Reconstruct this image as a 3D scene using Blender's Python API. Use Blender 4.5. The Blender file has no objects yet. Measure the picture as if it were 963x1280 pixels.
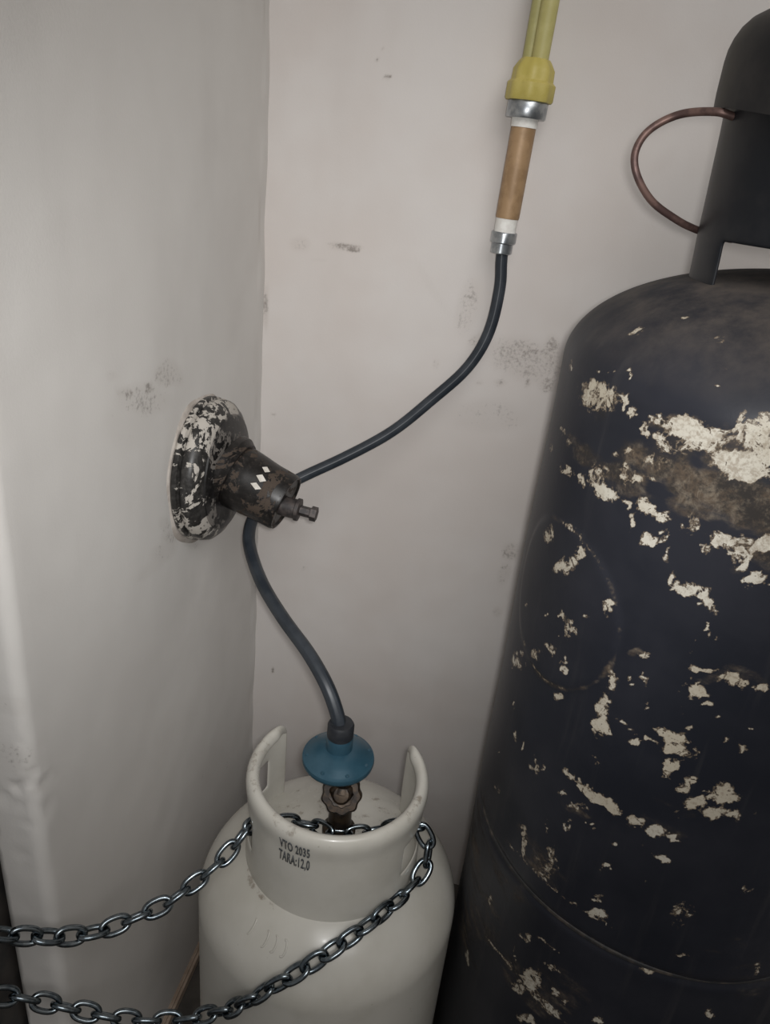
import bpy, bmesh, math, random
import numpy as np
from mathutils import Vector, Matrix, noise

random.seed(7); noise.seed_set(5)
SC = bpy.context.scene
COL = SC.collection

# ---------------------------------------------------------------- camera
cd = bpy.data.cameras.new('camera'); cam = bpy.data.objects.new('camera', cd); COL.objects.link(cam)
cd.sensor_fit = 'HORIZONTAL'; cd.sensor_width = 36.0; cd.lens = 940.44 / 963 * 36
cd.clip_start = 0.01; cd.clip_end = 50
_r = Vector((0.97592, 0.19693, 0.09381)); _u = Vector((-0.16758, 0.40155, 0.90037)); _f = Vector((-0.13964, 0.89441, -0.42488))
m = Matrix((_r, _u, -_f)).transposed().to_4x4(); m.translation = Vector((0.3517, -0.99652, 1.20183))
cam.matrix_world = m
SC.camera = cam

# ---------------------------------------------------------------- light and exposure
wd = bpy.data.worlds.new('world'); SC.world = wd; wd.use_nodes = True
wd.node_tree.nodes['Background'].inputs[0].default_value = (1.0, 0.985, 0.97, 1)
wd.node_tree.nodes['Background'].inputs[1].default_value = 0.205

def area(name, loc, target, sx, sy, power, color):
    l = bpy.data.lights.new(name, 'AREA'); l.shape = 'RECTANGLE'; l.size = sx; l.size_y = sy
    l.energy = power; l.color = color
    o = bpy.data.objects.new(name, l); COL.objects.link(o); o.location = loc
    o.rotation_euler = (Vector(target) - Vector(loc)).to_track_quat('-Z', 'Y').to_euler()
    return o
area('doorway_light', (0.85, -1.6, 2.2), (0.2, 0, 1.1), 1.2, 1.0, 17, (1.0, 0.988, 0.975))
pl_ = bpy.data.lights.new('phone_flash', 'SPOT'); pl_.energy = 16.5; pl_.shadow_soft_size = 0.012; pl_.color = (1, 0.995, 0.985)
pl_.spot_size = math.radians(78); pl_.spot_blend = 1.0
po = bpy.data.objects.new('phone_flash', pl_); COL.objects.link(po); po.location = (0.363, -0.993, 1.211)
po.rotation_euler = (Vector((0.15, 0.0, 0.82)) - po.location).to_track_quat('-Z', 'Y').to_euler()

vs = SC.view_settings
SC.display_settings.display_device = 'sRGB'
vs.view_transform = 'Standard'; vs.look = 'None'; vs.gamma = 1.0; vs.use_curve_mapping = False
vs.exposure = 0.0

# ---------------------------------------------------------------- helpers
def mesh_obj(name, verts, faces, mat, parent=None, smooth=True):
    me = bpy.data.meshes.new(name); me.from_pydata([tuple(v) for v in verts], [], faces)
    me.validate(); me.update()
    if smooth: me.polygons.foreach_set('use_smooth', [True] * len(me.polygons))
    if mat: me.materials.append(mat)
    o = bpy.data.objects.new(name, me); COL.objects.link(o)
    if parent: o.parent = parent
    return o

def thing(name, label, cat, loc=(0, 0, 0), group=None):
    o = bpy.data.objects.new(name, None); COL.objects.link(o)
    o.empty_display_size = 0.02
    o['label'] = label; o['category'] = cat
    if group: o['group'] = group
    return o

def structure(o, label=None, cat=None):
    o['kind'] = 'structure'
    if label: o['label'] = label
    if cat: o['category'] = cat
    return o

def sharp(o, ang=35):
    me = o.data; me.polygons.foreach_set('use_smooth', [True] * len(me.polygons))
    try: me.set_sharp_from_angle(angle=math.radians(ang))
    except Exception: pass
    return o

def lathe(name, prof, mat, parent=None, segs=64, mtx=None, rfun=None, ang=35):
    """revolve a (r, z) profile about z, capped where r == 0"""
    V, F, rows = [], [], []
    for r, z in prof:
        if r < 1e-6:
            rows.append([len(V)]); V.append(Vector((0, 0, z)))
        else:
            row = []
            for k in range(segs):
                a = 2 * math.pi * k / segs
                rr = r * (rfun(a, z) if rfun else 1)
                row.append(len(V)); V.append(Vector((rr * math.cos(a), rr * math.sin(a), z)))
            rows.append(row)
    for A, B in zip(rows, rows[1:]):
        if len(A) == 1 and len(B) == 1: continue
        for k in range(segs):
            k2 = (k + 1) % segs
            if len(A) == 1: F.append((A[0], B[k2], B[k]))
            elif len(B) == 1: F.append((A[k], A[k2], B[0]))
            else: F.append((A[k], A[k2], B[k2], B[k]))
    if mtx: V = [mtx @ v for v in V]
    o = mesh_obj(name, V, F, mat, parent)
    bm = bmesh.new(); bm.from_mesh(o.data); bmesh.ops.recalc_face_normals(bm, faces=bm.faces); bm.to_mesh(o.data); bm.free()
    return sharp(o, ang)

def axis_mtx(origin, direction):
    q = Vector(direction).normalized().to_track_quat('Z', 'Y')
    M = q.to_matrix().to_4x4(); M.translation = Vector(origin); return M

def catmull(pts, n=10):
    P = [Vector(p) for p in pts]; P = [2 * P[0] - P[1]] + P + [2 * P[-1] - P[-2]]
    out = []
    for i in range(1, len(P) - 2):
        a, b, c, d = P[i - 1:i + 3]
        for k in range(n):
            t = k / n
            out.append(0.5 * ((2 * b) + (c - a) * t + (2 * a - 5 * b + 4 * c - d) * t * t + (3 * b - 3 * c + d - a) * t ** 3))
    out.append(P[-2]); return out

def smooth_path(pts, it=2):
    for _ in range(it):
        pts = [pts[0]] + [(pts[i - 1] + pts[i] * 2 + pts[i + 1]) / 4 for i in range(1, len(pts) - 1)] + [pts[-1]]
    return pts

def tube(name, pts, r, mat, parent=None, segs=18, ribs=0, rib_h=0.0, closed=False):
    V, F = [], []
    n = len(pts)
    t0 = (pts[1] - pts[0]).normalized()
    ref = Vector((0, 0, 1)) if abs(t0.z) < 0.9 else Vector((1, 0, 0))
    u = t0.cross(ref).normalized()
    for i, p in enumerate(pts):
        if i == 0: t = t0
        elif i == n - 1: t = (pts[-1] - pts[-2]).normalized()
        else: t = (pts[i + 1] - pts[i - 1]).normalized()
        u = (u - t * u.dot(t)).normalized(); w = t.cross(u)
        rad = r(i / (n - 1)) if callable(r) else r
        for k in range(segs):
            a = 2 * math.pi * k / segs
            rr = rad + (rib_h * (1 if math.cos(a * ribs) > 0.55 else 0) if ribs else 0)
            V.append(p + u * (rr * math.cos(a)) + w * (rr * math.sin(a)))
    for i in range(n - 1):
        for k in range(segs):
            k2 = (k + 1) % segs
            F.append((i * segs + k, i * segs + k2, (i + 1) * segs + k2, (i + 1) * segs + k))
    F.append(tuple(range(segs))[::-1]); F.append(tuple((n - 1) * segs + k for k in range(segs)))
    return mesh_obj(name, V, F, mat, parent)

def field(X, blobs):
    """soft stain field on points X (n,3): max over blobs"""
    f = np.zeros(len(X))
    for b in blobs:
        c = np.array(b[:3]); Mi = np.array(b[3:9]).reshape(2, 3); s = b[9]
        D = X - c
        idx = np.where((D * D).sum(1) < 0.09)[0]
        if len(idx) == 0: continue
        q = D[idx] @ Mi.T; dist = np.hypot(q[:, 0], q[:, 1])
        t = np.clip((1.35 - dist) / 0.85, 0, 1); v = s * t * t * (3 - 2 * t)
        f[idx] = np.maximum(f[idx], v)
    return f

def warp(X, amp, sc, seed):
    out = np.empty_like(X)
    for i, p in enumerate(X):
        v = noise.noise_vector(Vector(p) * sc + Vector((seed, 0, 0))); w = noise.noise_vector(Vector(p) * sc * 2.7 + Vector((0, seed, 0)))
        out[i] = (v.x + 0.6 * w.x, v.y + 0.6 * w.y, v.z + 0.6 * w.z)
    return X + out * amp

def set_attr(o, name, vals):
    a = o.data.attributes.new(name, 'FLOAT', 'POINT'); a.data.foreach_set('value', np.asarray(vals, dtype=np.float32))

# ---------------------------------------------------------------- materials
class NT:
    def __init__(s, name, rough=0.5, metal=0.0, spec=0.5):
        s.m = bpy.data.materials.new(name); s.m.use_nodes = True; s.t = s.m.node_tree
        s.b = s.t.nodes['Principled BSDF']; s.b.inputs['Roughness'].default_value = rough
        s.b.inputs['Metallic'].default_value = metal; s.b.inputs['Specular IOR Level'].default_value = spec
        s.tc = s.t.nodes.new('ShaderNodeTexCoord')
    def link(s, a, b): s.t.links.new(a, b)
    def noise(s, scale, detail=4, rough=0.55, stretch=None, dist=0.0):
        n = s.t.nodes.new('ShaderNodeTexNoise'); n.inputs['Scale'].default_value = scale
        n.inputs['Detail'].default_value = detail; n.inputs['Roughness'].default_value = rough
        n.inputs['Distortion'].default_value = dist
        if stretch:
            mp = s.t.nodes.new('ShaderNodeMapping'); mp.inputs['Scale'].default_value = stretch
            s.link(s.tc.outputs['Object'], mp.inputs['Vector']); s.link(mp.outputs[0], n.inputs['Vector'])
        else: s.link(s.tc.outputs['Object'], n.inputs['Vector'])
        return n.outputs['Fac']
    def attr(s, name):
        n = s.t.nodes.new('ShaderNodeAttribute'); n.attribute_name = name; return n.outputs['Fac']
    def math(s, op, a, b=None, c=None):
        n = s.t.nodes.new('ShaderNodeMath'); n.operation = op
        for i, v in enumerate((a, b, c)):
            if v is None: continue
            if isinstance(v, (int, float)): n.inputs[i].default_value = v
            else: s.link(v, n.inputs[i])
        return n.outputs[0]
    def smooth(s, v, lo, hi, a=0.0, b=1.0):
        n = s.t.nodes.new('ShaderNodeMapRange'); n.interpolation_type = 'SMOOTHSTEP'
        s.link(v, n.inputs['Value'])
        for k, x in (('From Min', lo), ('From Max', hi), ('To Min', a), ('To Max', b)): n.inputs[k].default_value = x
        return n.outputs[0]
    def mix(s, fac, a, b):
        n = s.t.nodes.new('ShaderNodeMix'); n.data_type = 'RGBA'
        ins = [i for i in n.inputs if i.type == 'RGBA']; fi = n.inputs[0]
        if isinstance(fac, (int, float)): fi.default_value = fac
        else: s.link(fac, fi)
        for i, v in zip(ins, (a, b)):
            if isinstance(v, tuple): i.default_value = (*v, 1)
            else: s.link(v, i)
        return [o for o in n.outputs if o.type == 'RGBA'][0]
    def color(s, c):
        if isinstance(c, tuple): s.b.inputs['Base Color'].default_value = (*c, 1)
        else: s.link(c, s.b.inputs['Base Color'])
    def bump(s, h, strength=0.3, dist=0.001):
        n = s.t.nodes.new('ShaderNodeBump'); n.inputs['Strength'].default_value = strength; n.inputs['Distance'].default_value = dist
        s.link(h, n.inputs['Height']); s.link(n.outputs[0], s.b.inputs['Normal'])
    def rough(s, v): s.link(v, s.b.inputs['Roughness'])

def simple(name, c1, c2=None, scale=60, rough=0.5, metal=0.0, spec=0.5, bump=0.0, lo=0.4, hi=0.6, stretch=None):
    N = NT(name, rough, metal, spec)
    n = N.noise(scale, 5, 0.6, stretch)
    N.color(N.mix(N.smooth(n, lo, hi), c1, c2 or c1))
    if bump: N.bump(n, bump, 0.0008)
    return N.m

def plaster(name, base, tint):
    N = NT(name, 0.82, 0, 0.25)
    big = N.noise(3.2, 4, 0.6); streak = N.noise(7, 4, 0.6, (1, 1, 0.25)); fine = N.noise(420, 3, 0.6); speck = N.noise(230, 3, 0.65); mid = N.noise(38, 5, 0.65)
    c = N.mix(N.smooth(big, 0.35, 0.65), base, tint)
    c = N.mix(N.math('MULTIPLY', N.smooth(streak, 0.5, 0.75), 0.25), c, tuple(v * 0.85 for v in tint))
    st = N.attr('stain')
    s1 = N.smooth(N.math('ADD', st, N.math('MULTIPLY', N.math('SUBTRACT', N.math('ADD', N.math('MULTIPLY', speck, .5), N.math('MULTIPLY', mid, .5)), 0.5), 2.2)), 0.50, 1.0)
    s1 = N.math('MULTIPLY', s1, N.smooth(st, 0.02, 0.25))
    c = N.mix(N.math('MULTIPLY', s1, 0.72), c, (0.13, 0.115, 0.105))
    c = N.mix(N.math('MULTIPLY', N.smooth(st, 0.1, 0.9), 0.22), c, (0.30, 0.25, 0.21))
    N.color(c)
    h = N.math('ADD', N.math('MULTIPLY', fine, 0.5), N.math('MULTIPLY', mid, 0.8))
    N.bump(h, 0.22, 0.0012)
    return N.m

M = {}
M['wall_back'] = plaster('painted_plaster_back', (0.60, 0.568, 0.545), (0.565, 0.52, 0.49))
M['wall_left'] = plaster('painted_plaster_left', (0.635, 0.615, 0.588), (0.595, 0.572, 0.545))
M['floor'] = simple('dark_concrete', (0.055, 0.05, 0.045), (0.09, 0.08, 0.07), 14, 0.9, bump=0.3)
M['skirting'] = simple('tan_mortar', (0.33, 0.25, 0.19), (0.42, 0.33, 0.26), 30, 0.85, bump=0.2)
M['steel_dark'] = simple('dark_painted_steel', (0.018, 0.017, 0.017), (0.035, 0.03, 0.027), 25, 0.55, bump=0.1)

def tank_mat():
    N = NT('worn_black_tank_paint', 0.5, 0, 0.32)
    big = N.noise(9, 4, 0.6); mid = N.noise(95, 5, 0.7, None, 0.8); fine = N.noise(300, 4, 0.7); vert = N.noise(60, 3, 0.6, (1, 1, 0.08)); cloud = N.noise(26, 6, 0.68); band = N.noise(30, 5, 0.65, (0.45, 0.45, 1.3))
    base = N.mix(N.smooth(big, 0.35, 0.7), (0.0125, 0.014, 0.020), (0.021, 0.022, 0.029))
    base = N.mix(N.math('MULTIPLY', N.smooth(vert, 0.55, 0.75), 0.35), base, (0.045, 0.043, 0.045))
    dust = N.attr('dust')
    base = N.mix(N.math('MULTIPLY', dust, N.smooth(N.math('ADD', cloud, N.math('MULTIPLY', big, 0.4)), 0.45, 1.0)), base, (0.105, 0.088, 0.075))
    ru = N.attr('rust')
    rm = N.math('MULTIPLY', N.smooth(N.math('ADD', ru, N.math('MULTIPLY', N.math('SUBTRACT', band, 0.5), 2.4)), 0.30, 0.95), N.smooth(ru, 0.02, 0.2))
    base = N.mix(N.math('MULTIPLY', rm, 0.85), base, N.mix(N.smooth(N.math('ADD', cloud, N.math('MULTIPLY', N.math('SUBTRACT', fine, 0.5), 0.5)), 0.40, 0.66), (0.028, 0.023, 0.019), N.mix(N.smooth(mid, 0.42, 0.64), (0.10, 0.072, 0.048), (0.19, 0.155, 0.115))))
    ch = N.attr('chip')
    nn = N.math('ADD', N.math('MULTIPLY', N.math('SUBTRACT', mid, 0.5), 2.3), N.math('MULTIPLY', N.math('SUBTRACT', fine, 0.5), 1.3))
    v = N.math('ADD', ch, nn)
    gate = N.smooth(ch, 0.05, 0.3)
    edge = N.math('MULTIPLY', N.smooth(v, 0.40, 0.54), gate)
    core = N.math('MULTIPLY', N.smooth(v, 0.57, 0.70), gate)
    c = N.mix(N.math('MULTIPLY', edge, 0.85), base, (0.15, 0.115, 0.08))
    cream = N.mix(N.smooth(big, 0.4, 0.65), (0.42, 0.375, 0.295), (0.53, 0.50, 0.43))
    cream = N.mix(N.math('MULTIPLY', N.smooth(N.math('ADD', fine, N.math('MULTIPLY', ru, 0.12)), 0.5, 0.72), 0.6), cream, (0.22, 0.17, 0.12))
    c = N.mix(core, c, cream)
    N.color(c)
    N.rough(N.math('ADD', 0.42, N.math('MULTIPLY', N.math('MAXIMUM', core, N.math('MAXIMUM', dust, rm)), 0.4)))
    N.bump(N.math('ADD', N.math('MULTIPLY', core, -0.6), N.math('ADD', N.math('MULTIPLY', mid, 0.25), N.math('MULTIPLY', big, 0.7))), 0.35, 0.0012)
    return N.m
M['tank'] = tank_mat()
M['tank_plain'] = simple('black_guard_paint', (0.009, 0.0105, 0.014), (0.015, 0.016, 0.019), 30, 0.42, spec=0.25, bump=0.08)
M['tank_dull'] = simple('dusty_black_hood_paint', (0.016, 0.016, 0.018), (0.029, 0.027, 0.027), 18, 0.5, spec=0.3, bump=0.08)
M['weld'] = simple('dusty_weld_bead', (0.018, 0.018, 0.019), (0.075, 0.06, 0.048), 70, 0.7, lo=0.42, hi=0.7, bump=0.3)

def white_mat():
    N = NT('white_cylinder_enamel', 0.3, 0, 0.32)
    big = N.noise(11, 4, 0.6); mid = N.noise(60, 5, 0.7); fine = N.noise(260, 3, 0.6)
    c = N.mix(N.smooth(big, 0.35, 0.68), (0.52, 0.502, 0.455), (0.46, 0.44, 0.39))
    g = N.attr('grime')
    gm = N.math('MULTIPLY', N.smooth(N.math('ADD', g, N.math('MULTIPLY', N.math('SUBTRACT', mid, 0.5), 1.6)), 0.42, 0.72), N.smooth(g, 0.02, 0.2))
    c = N.mix(N.math('MULTIPLY', gm, 0.75), c, (0.17, 0.135, 0.10))
    sp = N.smooth(N.math('ADD', N.math('MULTIPLY', mid, 0.5), N.math('MULTIPLY', fine, 0.5)), 0.645, 0.69)
    c = N.mix(N.math('MULTIPLY', sp, 0.45), c, (0.2, 0.16, 0.12))
    N.color(c); N.rough(N.math('ADD', 0.26, N.math('MULTIPLY', gm, 0.4)))
    N.b.inputs['Coat Weight'].default_value = 0.12; N.b.inputs['Coat Roughness'].default_value = 0.12
    N.bump(N.math('ADD', N.math('MULTIPLY', mid, .3), big), 0.12, 0.001)
    return N.m
M['white'] = white_mat()
M['ink'] = simple('stencil_ink', (0.04, 0.045, 0.05), (0.09, 0.095, 0.10), 400, 0.6)
M['brass'] = simple('tarnished_brass', (0.085, 0.05, 0.028), (0.2, 0.12, 0.055), 90, 0.42, 0.75, bump=0.2)
M['brass_dark'] = simple('dark_bronze', (0.02, 0.015, 0.012), (0.06, 0.04, 0.025), 90, 0.4, 0.5, bump=0.2)
M['blue'] = simple('blue_regulator_enamel', (0.024, 0.068, 0.100), (0.03, 0.08, 0.115), 40, 0.28, 0.15, bump=0.05)
M['rubber'] = simple('black_rubber', (0.012, 0.014, 0.018), (0.02, 0.022, 0.026), 80, 0.55)
M['hose'] = simple('dark_hose_rubber', (0.016, 0.021, 0.028), (0.03, 0.036, 0.044), 30, 0.45)
M['chain'] = simple('zinc_plated_chain', (0.12, 0.145, 0.165), (0.21, 0.24, 0.26), 120, 0.2, 1.0, bump=0.05)
M['yellow'] = simple('yellow_epoxy', (0.40, 0.36, 0.135), (0.44, 0.40, 0.16), 50, 0.5)
M['yellow_b'] = simple('yellow_coupling', (0.43, 0.355, 0.085), (0.47, 0.39, 0.11), 50, 0.5, bump=0.05)
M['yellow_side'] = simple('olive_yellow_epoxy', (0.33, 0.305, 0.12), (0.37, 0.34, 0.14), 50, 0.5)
M['zinc'] = simple('grey_zinc', (0.30, 0.32, 0.34), (0.44, 0.46, 0.47), 90, 0.35, 0.9, bump=0.05)
M['ptfe'] = simple('white_thread_tape', (0.74, 0.73, 0.69), (0.66, 0.64, 0.6), 120, 0.6)
M['brown'] = simple('brown_copper_sleeve', (0.28, 0.175, 0.09), (0.35, 0.225, 0.12), 70, 0.5, 0.15, bump=0.06)
M['copper'] = simple('dull_copper', (0.11, 0.068, 0.062), (0.21, 0.13, 0.11), 60, 0.45, 0.5)

def peel_mat(name, thr, darkc, patch):
    N = NT(name, 0.42, 0, 0.33)
    a = N.noise(26, 5, 0.68, None, 1.6); f = N.noise(160, 4, 0.65)
    base = N.mix(N.smooth(f, 0.4, 0.65), darkc, tuple(v * 2.2 for v in darkc))
    v = N.math('ADD', a, N.math('MULTIPLY', N.math('SUBTRACT', f, 0.5), 0.35))
    k = N.smooth(v, thr, thr + 0.03)
    N.color(N.mix(k, base, patch)); N.rough(N.math('ADD', 0.36, N.math('MULTIPLY', k, 0.4)))
    N.bump(N.math('MULTIPLY', k, -1), 0.4, 0.001)
    return N.m
M['rim_peel'] = peel_mat('peeling_white_over_black', 0.515, (0.02, 0.019, 0.018), (0.42, 0.39, 0.35))
M['face_peel'] = peel_mat('black_with_grey_flakes', 0.545, (0.010, 0.0095, 0.0095), (0.17, 0.155, 0.14))
M['cup_black'] = peel_mat('grimy_black_brown', 0.56, (0.008, 0.007, 0.0065), (0.055, 0.040, 0.030))
M['fleck'] = simple('white_paint_fleck', (0.6, 0.57, 0.52), (0.5, 0.47, 0.42), 120, 0.7)
M['steel_stub'] = simple('dull_dark_steel', (0.035, 0.031, 0.031), (0.075, 0.062, 0.058), 120, 0.5, 0.3, bump=0.2)
M['patch'] = simple('old_mortar', (0.36, 0.32, 0.285), (0.46, 0.42, 0.38), 45, 0.9, bump=0.5)

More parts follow.
